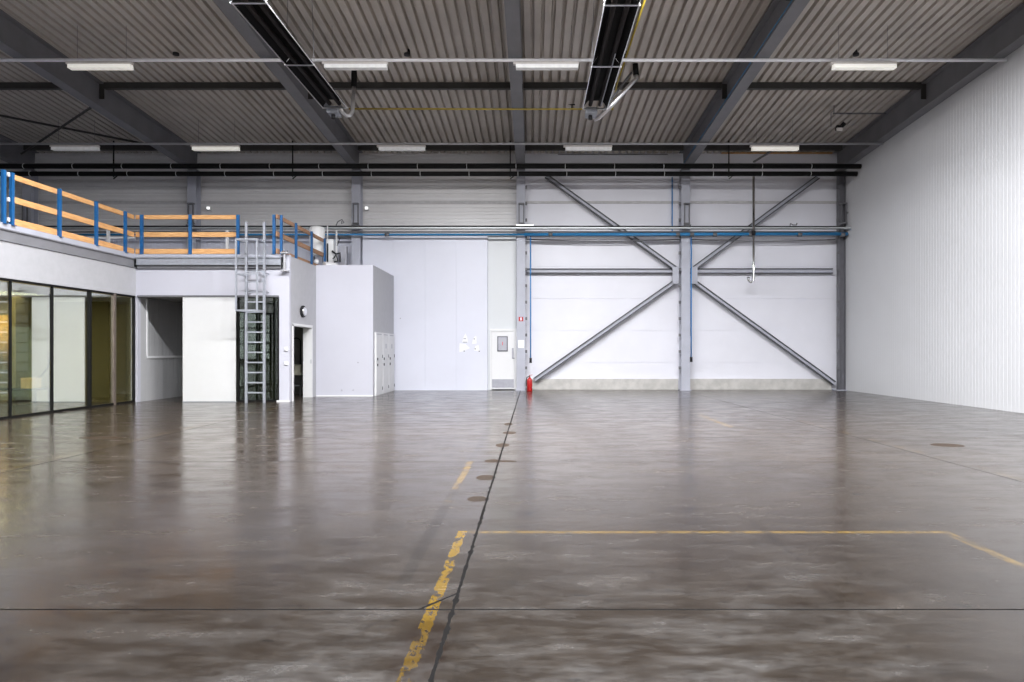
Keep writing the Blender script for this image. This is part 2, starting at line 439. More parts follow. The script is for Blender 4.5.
# ---------------------------------------------------------------- steel frame
colwhere = ('behind the orange railing near the picture edge', 'behind the middle of the front railing', 'beside the tall white partition and the boiler corner',
            'between white door and red extinguisher', 'at the centre of the crossed braces', 'in the corner by the ribbed side wall')
colw = ['shadowed grey steel column seen above the long side railing', 'grey steel column rising behind the front timber railing',
        'grey steel column at the boiler end of the tall partition', 'grey steel column between white door and red extinguisher',
        'grey steel column where the four diagonal braces meet', 'shade-toned steel column in the corner of the ribbed wall']
for i, x in enumerate(COLX):
    t = thing('steel_column', colw[i], 'column', (x, 23.78, 0), 'steel columns along the back wall')
    zt = botz(23.98) - .012
    if i < 5: MB().isec((x, 23.78, 0), (x, 23.78, zt), .30, .36, (0, 1, 0), .02, .014).build('shaft', 'steel', t)
    else: MB().isec((x+.035, 23.78, 0), (x+.035, 23.78, zt), .22, .22, (1, 0, 0), .02, .014).build('shaft', 'steel_shade', t)
    MB().box(x-.19, x+(.19 if i < 5 else .15), 23.56, 23.98, 0, .02).build('base_plate', 'steel', t)
    # small crane-rail bracket below eaves
    b = MB()
    for dx in (-.08, .08): b.box(x+dx-.018 + (0 if i == 5 else .02), x+dx+.018 + (0 if i == 5 else .02), 23.48, 23.52, 5.78, 6.42)
    ox = 0 if i == 5 else .02
    b.box(x-.10+ox, x+.10+ox, 23.44, 23.595, 6.42, 6.46); b.box(x-.10+ox, x+.10+ox, 23.44, 23.595, 5.74, 5.78)
    if i != 5: b.box(x-.12+ox, x+.12+ox, 23.40, 23.595, 5.64, 5.70)
    if i == 5: b.box(x+.09, x+.155, 23.48, 23.52, 6.1, 6.14)
    b.build('bracket', 'steel_dark', t)
    if i in (3, 4, 5):
        sgn = 1 if i == 3 else -1
        for k in range(12):
            z = .78 + k*.57
            MB().box(x+sgn*(.15 if i < 5 else .075), x+sgn*(.215 if i < 5 else .14), 23.66, 23.75, z-.05, z+.05).build('cleat', 'steel_dark', t)

beaml = ['roof beam above the shadowed end bay of the mezzanine', 'dark roof beam falling towards the front timber railing', 'roof beam running beside the black heater with flue',
         'grey roof beam with its flange seen almost straight on', 'roof beam with a thin blue cable along its web', 'dark roof beam lying along the ribbed side wall']
for i, x in enumerate(COLX):
    t = thing('roof_beam', beaml[i], 'beam', (x, 14, 0), 'roof beams')
    zm = lambda y: (botz(y)+deckz(y))/2 - .005
    MB().isec((x, YRIDGE1+.1, zm(YRIDGE1+.1)), (x, 23.98, zm(23.98)), .30, .70, (0, 0, 1), .02, .014).build('girder', 'beam', t)
    for yy in (13.87, 18.57):
        for sx in (-1, 1):
            MB().box(x+sx*.008, x+sx*.14, yy-.008, yy+.008, botz(yy)+.28, deckz(yy)-.03).build('stiffener', 'purlin', t)
    if i == 4:
        MB().tube([(x-.17, y, botz(y)+.06) for y in (6, 12, 18, 23.4)], .012, 6).build('cable', 'blue_pipe', t)
bays = list(zip(COLX[:-1], COLX[1:]))
bayn = ['the end bay over the long side railing', 'the bay over the front timber railing', 'the bay of the tall partition',
        'the bay holding the heater with the elbowed duct', 'the bay next to the ribbed side wall']
for k, (a, b) in enumerate(bays):
    for yy, nm in ((18.57, 'mid-roof purlin in '), (23.3, 'eaves purlin in ')):
        mb = MB().box(a+.16, b-.16, yy-.06, yy+.06, deckz(yy)-.17, deckz(yy)-.005)
        one(mb, 'purlin', 'purlin', nm + bayn[k], 'purlin', 'roof purlins')
# X bracing rods in the end bay
for (p, q, nm) in (((-17.3, 18.9, deckz(18.9)-.25), (-11.98, 23.1, deckz(23.1)-.25), 'thin wind bracing rod falling away from the end beam'),
                   ((-11.98, 18.9, deckz(18.9)-.36), (-17.3, 23.1, deckz(23.1)-.36), 'thin wind bracing rod crossing under the other rod')):
    one(MB().tube([p, q], .035, 8), 'bracing_rod', 'purlin', nm, 'bracing rod', 'roof wind bracing')

# girts and diagonal braces of the two right-hand bays
def gird(name, p, q, w, label, cat, group, mat='steel'):
    mb = MB(); a = (Vector(q)-Vector(p)).normalized(); up = a.cross(Vector((0, 1, 0)))
    p, q = Vector(p), Vector(q)
    t = thing(name, label, cat, (p+q)/2, group)
    MB().bar(p, q, .012, w-.06, up).build('web', mat, t)
    for sg in (-1, 1): MB().bar(p+up*sg*(w/2-.02), q+up*sg*(w/2-.02), .12, .034, up).build('flange', 'brace_edge', t)
    return t
YD = 23.81
g = P(0, 271, 23.93).z
gird('wall_girt', (-.24, 23.95, g), (5.10, 23.95, g), .18, 'horizontal grey steel girt left of the brace crossing column'.replace('left of', 'between partition column and'), 'girt', 'wall girts', 'steel')
gird('wall_girt', (5.46, 23.95, g), (10.50, 23.95, g), .19, 'horizontal grey steel girt between brace column and corner column', 'girt', 'wall girts', 'steel')
gr = 'diagonal wall braces'
gird('diagonal_brace', P(546, 176, YD), P(676, 269, YD), .165, 'upper diagonal brace nearer the partition, falling to the middle column', 'brace', gr)
gird('diagonal_brace', P(676, 281, YD), P(534.5, 380, YD), .165, 'lower diagonal brace ending beside the red extinguisher', 'brace', gr)
gird('diagonal_brace', P(818, 177, YD), P(693, 269, YD), .165, 'upper diagonal brace crossing behind the chrome hanging pipe', 'brace', gr)
gird('diagonal_brace', P(693, 281, YD), P(834, 383, YD), .165, 'lower diagonal brace running down to the corner column', 'brace', gr)
for (x0, x1, nm) in ((672, 678.3, 'grey gusset plate on the extinguisher side of the middle column'), (690.5, 697, 'grey gusset plate on the corner side of the middle column')):
    a, b = P(x0, 267, YD), P(x1, 284, YD)
    one(MB().box(a.x, b.x, YD-.085, YD-.065, b.z, a.z), 'gusset_plate', 'steel', nm, 'steel plate', 'brace gusset plates')

# ---------------------------------------------------------------- wall pipework
def pipe(pts, r, name, mat, label, cat, group=None, n=12):
    return one(MB().tube(pts, r, n), name, mat, label, cat, group, smooth=True)
for (Yp, py, xe, nm, dx) in ((22.5, 166.3, 860.6, 'upper of the two thick black pipes along the eaves', 0), (22.7, 173.8, 857, 'lower of the two thick black pipes along the eaves', .06)):
    z = P(0, py, Yp).z
    t = thing('black_pipe', nm, 'pipe', (-4, Yp, z), 'black eaves pipes')
    MB().tube([(XL+.1, Yp, z), ((xe-CX)/F*Yp, Yp, z)], .078, 14).build('pipe_run', 'black', t, smooth=True)
    k = -20
    while k < 10.5:
        mb = MB().tube([(k+dx, Yp-.083*math.cos(a), z+.083*math.sin(a)) for a in [math.pi*j/8 - math.pi/2 for j in range(9)]], .010, 6)
        mb.build('clamp', 'alu', t, smooth=True); k += 1.62
# hangers down from the roof
for (px, nm) in ((109, 'thin black hanger rod holding the eaves pipes over the front railing, shorter bay'), (290, 'thin black hanger rod holding the eaves pipes near the heater flue'), (510, 'thin black hanger rod beside the central beam'),
                 (731, 'thin black hanger rod with angled foot next to the chrome pipe')):
    p = P(px, 150, 22.6)
    mb = MB().bar((p.x, 22.85, deckz(22.85)-.01), (p.x, 22.85, P(0, 177, 22.85).z), .035, .035, (0, 1, 0))
    mb.bar((p.x, 22.84, P(0, 179, 22.85).z), (p.x+.16, 22.84, P(0, 175, 22.85).z), .03, .03)
    one(mb, 'hanger_rod', 'black', nm, 'hanger', 'eaves pipe hangers')
pipe([(XL+.2, 22.95, P(0, 163.6, 22.95).z), (10.2, 22.95, P(0, 163.6, 22.95).z)], .014, 'cable', 'steel_dark', 'thin grey cable strung just above the black eaves pipes', 'cable', n=6)
zt = P(0, 228, 23.35).z
t = thing('cable_tray', 'long pale galvanised cable tray above the blue pipe', 'cable tray', (-4, 23.35, zt))
xe = (851-CX)/F*23.35
mb = MB().box(XL+.2, xe, 23.28, 23.42, zt-.04, zt-.03); mb.box(XL+.2, xe, 23.28, 23.285, zt-.04, zt+.02); mb.box(XL+.2, xe, 23.415, 23.42, zt-.04, zt+.02)
mb.build('tray', 'tray_grey', t)
MB().tube([(XL+.2, 23.33, zt+.055), (0, 23.33, zt+.055), (xe-.2, 23.33, zt+.045)], .022, 8).build('black_cable', 'black', t, smooth=True)
MB().tube([(XL+.2, 23.39, zt+.04), (xe-.2, 23.39, zt+.04)], .02, 8).build('grey_cable', 'conduit_grey', t, smooth=True)
zb = P(0, 234.4, 23.35).z
t = thing('blue_pipe', 'long blue compressed air pipe along the back wall', 'pipe', (-4, 23.35, zb))
MB().tube([(XL+.2, 23.38, zb), (-.3, 23.38, zb)], .034, 10).build('pipe_run', 'blue_pipe', t, smooth=True)
MB().tube([(-.3, 23.38, zb), ((848-CX)/F*23.35, 23.38, zb+.02)], .055, 12).build('wide_pipe_run', 'blue_pipe', t, smooth=True)
for px in (387, 550.5, 678, 692, 715, 751, 800, 843):
    x = (px-CX)/F*23.35
    MB().tube([(x-.07, 23.38, zb), (x+.07, 23.38, zb)], .07, 10).build('coupling', 'steel_dark', t, smooth=True)
pipe([(XL+.2, 23.45, zb+.10), (xe-.2, 23.45, zb+.10)], .028, 'dark_pipe', 'steel_dark', 'dark slim pipe squeezed between cable tray and blue pipe', 'pipe')
# sagging thin steam line below
for a, b, nm in ((-.2, 5.1, 'thin sagging wire between partition column and middle column'), (5.5, 10.5, 'thin sagging wire between middle column and corner column')):
    z0 = P(0, 239.5, 23.7).z
    pipe([(a+(b-a)*k/8, 23.72, z0-.05*math.sin(math.pi*k/8)) for k in range(9)], .020, 'sagging_wire', 'steel_dark', nm, 'wire', 'sagging wires', 6)
# blue drop hoses
def hose(px, y0, y1, nm, Yp=23.5):
    t = thing('air_hose', nm, 'hose', P(px, y1, Yp), 'blue drop hoses')
    MB().tube([P(px, y0, Yp), P(px, (y0+y1)/2, Yp), P(px, y1, Yp)], .022, 8).build('hose', 'blue_hose', t, smooth=True)
    e = P(px, y1, Yp)
    MB().tube([e, e-Vector((0, 0, .05)), e-Vector((0, 0, .17))], .045, 10).build('coupler', 'rubber', t, smooth=True)
hose(530.6, 236, 358, 'blue hose with black end hanging beside the extinguisher')
hose(691.2, 237, 357, 'blue hose with black end hanging beside the middle column')
pipe([P(672.2, 177, 23.95), P(672.2, 232, 23.95)], .022, 'blue_conduit', 'blue_hose', 'thin blue conduit running up beside the middle column top', 'conduit', n=8)
pipe([P(690.6, 290, 23.9), P(690.6, 336, 23.9)], .012, 'grey_conduit', 'conduit_grey', 'thin grey conduit on the wall behind the middle blue hose', 'conduit', n=6)
# chrome drop pipe with hooked end
t = thing('drop_pipe', 'chrome vertical drop pipe ending in a curled hook', 'pipe', P(753, 284, 23.2))
a = P(753.6, 176, 23.2); b = P(753.6, 278, 23.2)
MB().tube([a, b] + [b + Vector((-.09+.09*math.cos(t2), 0, -.12*math.sin(t2)-.02)) for t2 in [math.pi*k/6 for k in range(1, 8)]], .042, 12).build('pipe', 'chrome', t, smooth=True)
MB().tube([P(753.6, 231, 23.2), P(753.6, 235, 23.2)], .065, 12).build('coupling', 'rubber', t, smooth=True)
MB().bar(P(753.6, 162, 22.9), P(775.5, 148.5, 22.0), .05, .05).build('hanging_stay', 'steel_dark', t)
# small items sitting on the tray
t = thing('wire_hook', 'small tangled wire bracket standing on the cable tray', 'bracket', P(793, 226, 23.3))
MB().tube([P(790, 225.8, 23.3), P(790.5, 223.5, 23.3), P(793, 225, 23.3), P(796.5, 225, 23.3), P(797, 223, 23.3)], .02, 6).build('wire', 'steel_dark', t)
t = thing('wire_coil', 'loose loop of dark wire on the cable tray near the boiler', 'wire', P(341, 222, 23.3))
MB().tube([P(336, 225.5, 23.3), P(338, 221.5, 23.3), P(342, 219.5, 23.3), P(344, 222.5, 23.3), P(341.5, 223.5, 23.3), P(342, 221, 23.3)], .018, 6).build('wire', 'steel_dark', t)
one(MB().box(P(516, 0, 23.3).x, P(533.5, 0, 23.3).x, 23.31, 23.38, zt+.081, zt+.115), 'white_strip_lamp', 'lamp_small', 'short white strip lying on the cable tray at the partition column', 'strip lamp')
# daylight leaking in under the eaves, painted as an orange strip
one(MB().box(P(722, 0, 23.9).x, P(833, 0, 23.9).x, 23.9, 24.0, P(0, 153.1, 23.9).z, P(0, 152.3, 23.9).z), 'daylight_leak_strip', 'leak_strip', 'thin orange strip painted as a daylight leak under the eaves near the corner', 'light strip')
one(MB().box(P(558, 0, 24).x, P(668, 0, 24).x, 24.02, 24.05, P(0, 154.6, 24).z, P(0, 154.0, 24).z), 'wall_rail', 'steel_dark', 'thin dark rail high on the wall beside the central beam', 'rail')
# emergency lamps beside columns
for px, nm in ((208.3, 'tiny bright square lamp above the front railing'), (366.5, 'tiny bright square lamp beside the boiler-side column')):
    a = P(px-1.3, 206.9, 23.9); b = P(px+1.3, 209.3, 23.9)
    t = thing('emergency_lamp', nm, 'lamp', a, 'emergency lamps')
    MB().box(a.x, b.x, 23.85, 23.9, b.z, a.z).build('lens', 'lamp_small', t, bevel=.01)
    MB().box(a.x-.01, b.x+.01, 23.9, 24.09, b.z-.01, a.z+.01).build('housing', 'white_plastic', t)

# ---------------------------------------------------------------- lighting conduits and battens
r1Y, r1Z = 15.6, 8.02
r2Y, r2Z = 21.05, 7.755
r1e = XR-.02
pipe([(XL+.1, r1Y, r1Z), (r1e-.02, r1Y, r1Z)], .038, 'lighting_conduit', 'conduit', 'nearer bright white conduit carrying the larger strip lights', 'conduit', 'lighting conduits')
pipe([(XL+.1, r2Y, r2Z), (r1e-.05, r2Y, r2Z)], .035, 'lighting_conduit', 'conduit_grey', 'farther thin grey conduit carrying the smaller strip lights', 'conduit', 'lighting conduits')
def batten(x, Y, Z, L, label, mat='lamp_off_glow', group=None, w=.16, tilt=0):
    t = thing('strip_light', label, 'light', (x, Y, Z), group)
    MB().box(x-L/2-.06, x+L/2+.02, Y-.05, Y+.05, Z-.105, Z-.046).build('housing', 'lamp_body', t, bevel=.005)
    mb = MB(); s = [(-w/2, -.20), (w/2, -.20), (.06, -.108), (-.06, -.108)]
    vs = [(xx, Y+a, Z+b) for xx in (x-L/2, x+L/2) for (a, b) in s]
    mb.add(vs, [(0,1,2,3),(4,7,6,5),(0,4,5,1),(1,5,6,2),(2,6,7,3),(3,7,4,0)])
    mb.build('diffuser', mat, t)
    for dx in (-L/2+.15, L/2-.15):
        MB().box(x+dx-.02, x+dx+.02, Y-.02, Y+.052, Z-.046, Z-.0385).build('clip', 'galv', t)
        MB().tube([(x+dx, Y+.046, Z-.045), (x+dx, Y+.046, deckz(Y)-.004)], .004, 5).build('hanging_wire', 'steel_dark', t)
    if tilt: t.rotation_euler.z = tilt
    return t
l1 = ((100.5, 'strip light hanging in front of the dark beam over the long railing'), (356, 'strip light just beside the black heater with vertical flue'),
      (547, 'strip light between the central beam and the other heater'), (864, 'strip light in the roof bay beside the ribbed wall, nearer conduit'))
for px, nm in l1: batten((px-CX)/F*r1Y, r1Y, r1Z, 1.42, 'larger ' + nm, 'lamp_off_faint' if 300 < px < 600 else 'lamp_off_glow', group='strip lights on the nearer conduit')
l2 = ((75.5, 'over the long side railing'), (216, 'over the front timber railing'), (402, 'over the tall white partition'),
      (588.5, 'below the duct elbow of the heater'), (775, 'above the chrome drop pipe'))
for px, nm in l2: batten((px-CX)/F*r2Y, r2Y, r2Z, 1.42, 'smaller far strip light ' + nm, 'lamp_off_glow' if px in (216, 775) else 'lamp_off_faint', group='strip lights on the farther conduit')

def area(name, loc, sx, sy, power, col, rot=(0, 0, 0), spread=math.pi, parent=None):
    ld = bpy.data.lights.new(name, 'AREA'); ld.shape = 'RECTANGLE'; ld.size = sx; ld.size_y = sy
    ld.energy = power; ld.color = col; ld.spread = spread
    o = bpy.data.objects.new(name, ld); o.location = loc; o.rotation_euler = rot; COL.objects.link(o)
    return o
# lit row just above the frame; rear rows added behind the camera as fill
LIT = {11.3: 1020, -11.7: 220, -17.2: 560}
GATE_FILL = 900
for Yr in LIT:
    pipe([(XG+.3, Yr, 8.30), (r1e-.02, Yr, 8.30)], .038, 'lighting_conduit', 'conduit', 'white conduit carrying unseen switched-on strip lights overhead', 'conduit', 'overhead lit conduits')
    for px in (-7.2, -4.7, -2.4, .5, 2.3, 4.1, 6.2):
        batten(px, Yr, 8.30, 1.42, 'switched-on strip light on an unseen overhead conduit', 'lamp_on', 'switched-on strip lights')
        area('strip_light_glow', (px, Yr, 8.08), 1.4, .14, LIT[Yr]*(.45 if abs(px) > 6 else 1.08), (.985, .985, 1))
# unseen glazed gate added behind the viewer as a frontal fill light
M['gate_fill_glass'] = simple('gate_fill_glazing', (.8, .82, .85), .4, em=((.93, .96, 1), .5))
mb = MB()
for k in range(9): mb.box(-15.1+k*2.9, -15.0+k*2.9, YF+.0, YF+.12, .4, 6.6)
for k in range(5): mb.box(-15.1, 8.2, YF, YF+.12, .4+k*1.55, .5+k*1.55)
g_ = struct(mb.build('door_fill_gate', 'frame_black'))
MB().box(-15.0, 8.1, YF+.03, YF+.05, .5, 6.6).build('pane', 'gate_fill_glass', g_)
area('gate_fill_light', (-3.4, YF+.25, 3.6), 23, 6.0, GATE_FILL, (.95, .975, 1), (-math.pi/2, 0, 0))
# daylight through the upright glazing of the roof monitor
area('monitor_daylight', (-3, YRIDGE0+.14, 10.25), 26, .52, 950, (.84, .92, 1), (-math.pi/2, 0, 0))

# ---------------------------------------------------------------- radiant tube heaters
def heater(cx, Yend, label, flue):
    Z = 7.40; w = .60
    t = thing('radiant_heater', label, 'heater', (cx, Yend, Z), 'radiant tube heaters')
    secs = [(Yend-2.57*k, Yend-2.57*(k+1)) for k in range(4)]
    prof = [(-w/2, 0), (-w/2+.015, .05), (-.17, .20), (.17, .20), (w/2-.015, .05), (w/2, 0)]
    for (a, b) in secs:
        mb = MB(); vs = [(cx+x, y, Z+z) for y in (a-.01, b+.01) for (x, z) in prof] + [(cx+x*.96, y, Z+z+.012) for y in (a-.01, b+.01) for (x, z) in prof]
        n = len(prof)
        mb.add(vs, [(i, i+1, n+i+1, n+i) for i in range(n-1)] + [(2*n+i, 2*n+i+1, 3*n+i+1, 3*n+i) for i in range(n-1)])
        mb.build('reflector', 'black_gloss', t)
        for sx in (-1, 1):
            MB().bar((cx+sx*w/2, a, Z-.0), (cx+sx*w/2, b, Z-.0), .014, .02).build('edge_strip', 'alu', t)
        MB().bar((cx-w/2-.02, b, Z-.012), (cx+w/2+.02, b, Z-.012), .03, .02).build('joint_bar', 'alu', t)
        for sx in (-1, 1):
            p = (cx+sx*w/2, b+.02, Z)
            MB().tube([p, (cx+sx*(w/2-.05), b+.02, deckz(b)-.004)], .006, 5).build('hanging_wire', 'steel_dark', t)
    MB().bar((cx-w/2-.01, Yend, Z-.0), (cx+w/2+.01, Yend, Z-.0), .02, .03).build('end_bar', 'alu', t)
    for sx in (-.12, .12):
        MB().tube([(cx+sx, Yend-.05, Z+.09), (cx+sx, Yend-10.2, Z+.09)], .05, 12).build('burner_tube', 'tube', t, smooth=True)
    MB().box(cx-.14-.08, cx+.06, Yend+.02, Yend+.42, Z-.10, Z+.06).build('burner_box', 'galv', t, bevel=.01)
    MB().tube([(cx-.1, Yend+.2, Z-.1), (cx-.1, Yend+.2, Z-.20)], .05, 10).build('air_inlet', 'rubber', t, smooth=True)
    if flue == 'up':
        MB().tube([(cx+.12, Yend, Z+.02), (cx+.12, Yend+.25, Z-.02), (cx+.20, Yend+.33, Z-.08), (cx+.27, Yend+.40, Z-.04), (cx+.29, Yend+.55, Z+.10), (cx+.29, Yend+.7, Z+.85)], .05, 12).build('flue', 'alu', t, smooth=True)
        MB().tube([(cx+.29, Yend+.7, Z+.80), (cx+.29, Yend+.7, deckz(Yend+.7)-.005)], .075, 12).build('flue_collar', 'black', t, smooth=True)
    else:
        e = P(636.5, 80, Yend+.5)
        pts = [(cx+.02, Yend+.5, Z-.10), (cx+.14, Yend+.45, Z-.06), (cx+.40, Yend+.1, Z+.10), e+Vector((-.12, 0, -.08)), e+Vector((0, 0, .03)), e+Vector((-.01, 0, .14))]
        MB().tube(pts, .055, 12).build('flue', 'alu', t, smooth=True)
        MB().tube([(cx+.25, Yend+.1, Z+.05), e+Vector((-.20, -.1, .08)), e+Vector((-.13, -.1, .15))], .03, 8).build('air_duct', 'steel_dark', t, smooth=True)
        MB().tube([e+Vector((-.01, 0, .12)), (e.x-.03, e.y, deckz(e.y)-.005)], .075, 12).build('flue_collar', 'black', t, smooth=True)
        MB().tube([(cx+.12, Yend-.3, Z-.02), (cx+.12, Yend-3.2, Z-.02)], .012, 6).build('cable', 'galv', t)
    return t
heater((335-CX)/F*16.93, 16.93, 'long black radiant heater beside the dark beam, with vertical flue', 'up')
heater((595-CX)/F*17.0, 17.0, 'long black radiant heater with pale elbowed duct at its end', 'elbow')
# yellow gas pipe
yz = lambda y, Y: P(0, y, Y).z
t = thing('gas_pipe', 'thin yellow gas pipe crossing the roof between the heaters', 'pipe', (-1, 17.3, 7.6))
MB().tube([P(349, 108.8, 18.2), P(520, 109.2, 18.2), P(612.5, 109, 18.2)], .022, 8).build('cross_run', 'yellow', t, smooth=True)
MB().tube([P(612.5, 110, 18.2), P(614, 98, 18.2)], .022, 8).build('riser', 'yellow', t, smooth=True)
MB().tube([P(614.5, 97, 18.2), P(617, 84, 17.9), P(647, -6, 12.6)], .022, 8).build('long_run', 'yellow', t, smooth=True)
MB().tube([P(572, 108, 18.2), P(572, 105, 18.2), P(569, 104.5, 18.2), P(575, 104.5, 18.2)], .02, 6).build('valve', 'rubber', t)
# things hung near the corner
t = thing('spot_lamp', 'small dark twin-headed lamp hung under the roof near the corner', 'lamp', P(838, 127, 20))
MB().tube([P(836.5, 128, 19.95), P(841, 128.5, 19.95)], .09, 12).build('lamp_head', 'rubber', t, smooth=True)
MB().box(P(836.5,0,19.9).x, P(842,0,19.9).x, 19.86, 19.92, P(0,131,19.9).z, P(0,128,19.9).z).build('lens', 'lamp_body', t)
MB().bar(P(841, 127, 20), P(844.5, 123, 20), .05, .12).build('clamp', 'rubber', t)
MB().tube([P(831, 127, 19.9), P(831, 113, 19.9), P(833.5, 111, 19.9)], .01, 6).build('cable', 'steel_dark', t)
t = thing('support_bar', 'thin dark horizontal bar below the roof deck near the corner', 'bar', P(860, 113.5, 20))
MB().bar(P(833, 113.5, 20), P(886, 113.5, 20), .03, .04).build('bar', 'steel_dark', t)
MB().bar(P(834, 113.5, 20), (P(834, 0, 20).x, 20, deckz(20)-.01), .02, .02, (0, 1, 0)).build('hanger', 'steel_dark', t)
# roof outlets: small black pipes through the deck
for px, py, nm in ((176, 53, 'first small black roof outlet, over the front railing bay'), (407, 53.5, 'small black roof outlet between the beams over the partition'), (624, 55, 'small black roof outlet beside the elbow-duct heater'), (856, 53.5, 'small black roof outlet above the strip light by the ribbed wall')):
    Y = 683*8.35/(350-py+40)
    c = P(px, py, Y); zz = deckz(Y)
    one(MB().tube([(c.x, Y, zz+.09), (c.x, Y, zz-.05)], .075, 12), 'roof_outlet', 'rubber', nm.replace('first ', ''), 'roof outlet', 'roof outlets', smooth=True)

# ---------------------------------------------------------------- mezzanine block
ZW = 2.84
def office():
    # wall band above glazing, running towards the camera side
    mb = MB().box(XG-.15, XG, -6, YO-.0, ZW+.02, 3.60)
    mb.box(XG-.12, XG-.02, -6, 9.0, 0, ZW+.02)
    struct(mb.build('wall_office_band', 'band_shade'))
    # front wall of the lobby: lintel, corner strip, pier
    mb = MB().box(XG, XS, YO, YO+.12, ZW, 3.58)
    mb.box(XG, XG+.06, YO-.02, YO+.12, 0, ZW)
    x1 = P(279.2, 0, YO).x
    mb.box(x1, XS, YO, YO+.12, 0, ZW)
    mb.box(P(284.2, 0, YO).x, XS, YO, YO+.12, 3.58, ZM)
    struct(mb.build('wall_lobby_front', 'office_white'))
    one(MB().box(x1-.06, XS+.008, YO-.03, YO-.004, 0, .045), 'skirting_strip', 'door_white', 'short white skirting strip at the foot of the lobby pier', 'skirting')
    # side wall with doorway
    mb = MB(); ya, yb = 18.66, 20.24
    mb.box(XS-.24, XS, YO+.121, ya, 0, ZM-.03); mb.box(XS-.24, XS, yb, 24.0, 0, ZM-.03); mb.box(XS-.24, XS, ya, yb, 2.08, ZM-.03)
    struct(mb.build('wall_lobby_side', 'side_shade'))
    # door lining
    mb = MB().box(XS-.245, XS+.02, ya-.05, ya+.025, 0, 2.10); mb.box(XS-.245, XS+.02, yb-.025, yb+.04, 0, 2.10); mb.box(XS-.245, XS+.02, ya-.05, yb+.04, 2.06, 2.13)
    d = struct(mb.build('door_1', 'door_white'))
    MB().box(XS-.02, XS-.0, yb-.03, yb-.026, 1.0, 1.12).build('strike_plate', 'galv', d)
    # boxed-out room
    X2 = -4.84
    mb = MB().box(XS, X2, 20.65, 20.75, 0, ZM)
    mb.box(XS, X2-.1, 20.75, 23.5, ZM-.1, ZM-.02)
    struct(mb.build('wall_box_room', 'office_white'))
    struct(MB().box(X2-.1, X2, 20.75, 23.72, 0, ZM).build('wall_box_side', 'side_shade'))
    struct(MB().box(XS+.005, X2+.01, 20.635, 20.65, 0, .035).build('baseboard_box', 'door_white'))
    # recess wall in the lobby with ribbed lining and niche
    mb = MB(); Xn = XG+.06
    ny, nz = 18.82, 1.21
    mb.box(Xn-.06, Xn, YO+.12, ny, 0, ZW); 
    y = ny
    while y < 23.3:
        mb.box(Xn-.05, Xn, y+.004, y+.196, 0, nz); mb.box(Xn-.22, Xn-.12, y+.004, y+.196, nz, ZW); y += .2
    mb.box(Xn-.04, Xn-.01, ny, 23.4, 0, nz); mb.box(Xn-.25, Xn-.125, ny, 23.4, 0, ZW)
    struct(mb.build('wall_lobby_recess', 'niche_dark'))
    mb = MB().box(Xn-.13, Xn+.02, ny-.03, ny+.03, nz-.03, ZW-.05); mb.box(Xn-.13, Xn+.03, ny-.03, 23.3, nz-.04, nz+.02)
    struct(mb.build('trim_3', 'door_white'))
    # lobby interior back wall and ceiling
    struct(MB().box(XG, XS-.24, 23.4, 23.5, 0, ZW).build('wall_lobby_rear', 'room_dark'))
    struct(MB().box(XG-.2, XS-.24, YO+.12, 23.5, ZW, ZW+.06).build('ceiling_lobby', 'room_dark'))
    # sliding panel
    a = P(183.2, 0, YO-.02).x; b = P(236, 0, YO-.02).x
    t = thing('sliding_panel', 'large plain white sliding panel left of the ladder'.replace('left of', 'closing half the opening beside'), 'panel', ((a+b)/2, YO, 0))
    MB().box(a, b, YO-.05, YO-.01, .02, ZW-.02).build('leaf', 'slide_white', t, bevel=.004)
    MB().box(a-.01, b+.02, YO-.055, YO-.005, 0.0, .02).build('bottom_track', 'galv', t)
    one(MB().box(XG+.07, x1-.001, YO-.07, YO-.001, ZW-.015, ZW+.03), 'head_rail', 'steel_dark', 'dark slim head rail over the lobby opening', 'rail')
    # dark glass window behind ladder
    w = struct(MB().box(b+.02, b+.06, YO+.03, YO+.09, 0, ZW-.02).build('window_2', 'frame_black'))
    MB().box(x1-.05, x1-.002, YO+.03, YO+.09, 0, ZW-.02).build('frame', 'frame_black', w)
    MB().box(b+.06, x1-.05, YO+.03, YO+.09, 0, .05).build('bottom_rail', 'frame_black', w)
    MB().box(b+.06, x1-.05, YO+.055, YO+.06, .05, ZW-.02).build('pane', 'glass_dark', w)
    # blinds / dark fitted wall behind that pane
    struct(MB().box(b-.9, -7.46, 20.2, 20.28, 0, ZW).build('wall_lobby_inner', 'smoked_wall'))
    # mezzanine slab
    mb = MB().box(XL+.05, XG+.02, -6, YO+.0, 3.86, ZM); mb.box(XL+.05, XS-.24, YO+.0, 24.0, 3.86, ZM)
    mb.box(XG+.02, P(284, 0, YO).x, YO-.06, YO, 3.90, ZM)
    struct(mb.build('floor_mezzanine', 'steel'))
    # edge beams
    t = thing('edge_beam', 'grey steel edge beam under the long timber railing', 'beam', (XG, 10, 3.6))
    mb = MB().box(XG-.2, XG+.03, -6, YO-.07, 3.605, 3.63); mb.box(XG-.2, XG+.03, -6, YO-.07, 3.83, 3.855); mb.box(XG-.02, XG-.005, -6, YO-.07, 3.63, 3.83)
    mb.build('channel', 'beam', t)  # darker steel here puts the side face's shade into the colour
    y = 10
    for k in range(12):
        MB().tube([(XG+.03, 8.6+k*.8, 3.845), (XG+.04, 8.6+k*.8, 3.845)], .012, 6).build('bolt', 'galv', t)
    t = thing('edge_beam', 'pale steel edge beam over the sliding panel', 'beam', (-9, YO, 3.6))
    xe = P(280.5, 0, YO-.1).x
    mb = MB().box(XG+.06, xe, YO-.12, YO-.07, 3.68, 3.70); mb.box(XG+.06, xe, YO-.12, YO-.062, 3.86, 3.885); mb.box(XG+.06, xe, YO-.085, YO-.065, 3.70, 3.86)
    mb.build('channel', 'galv', t)
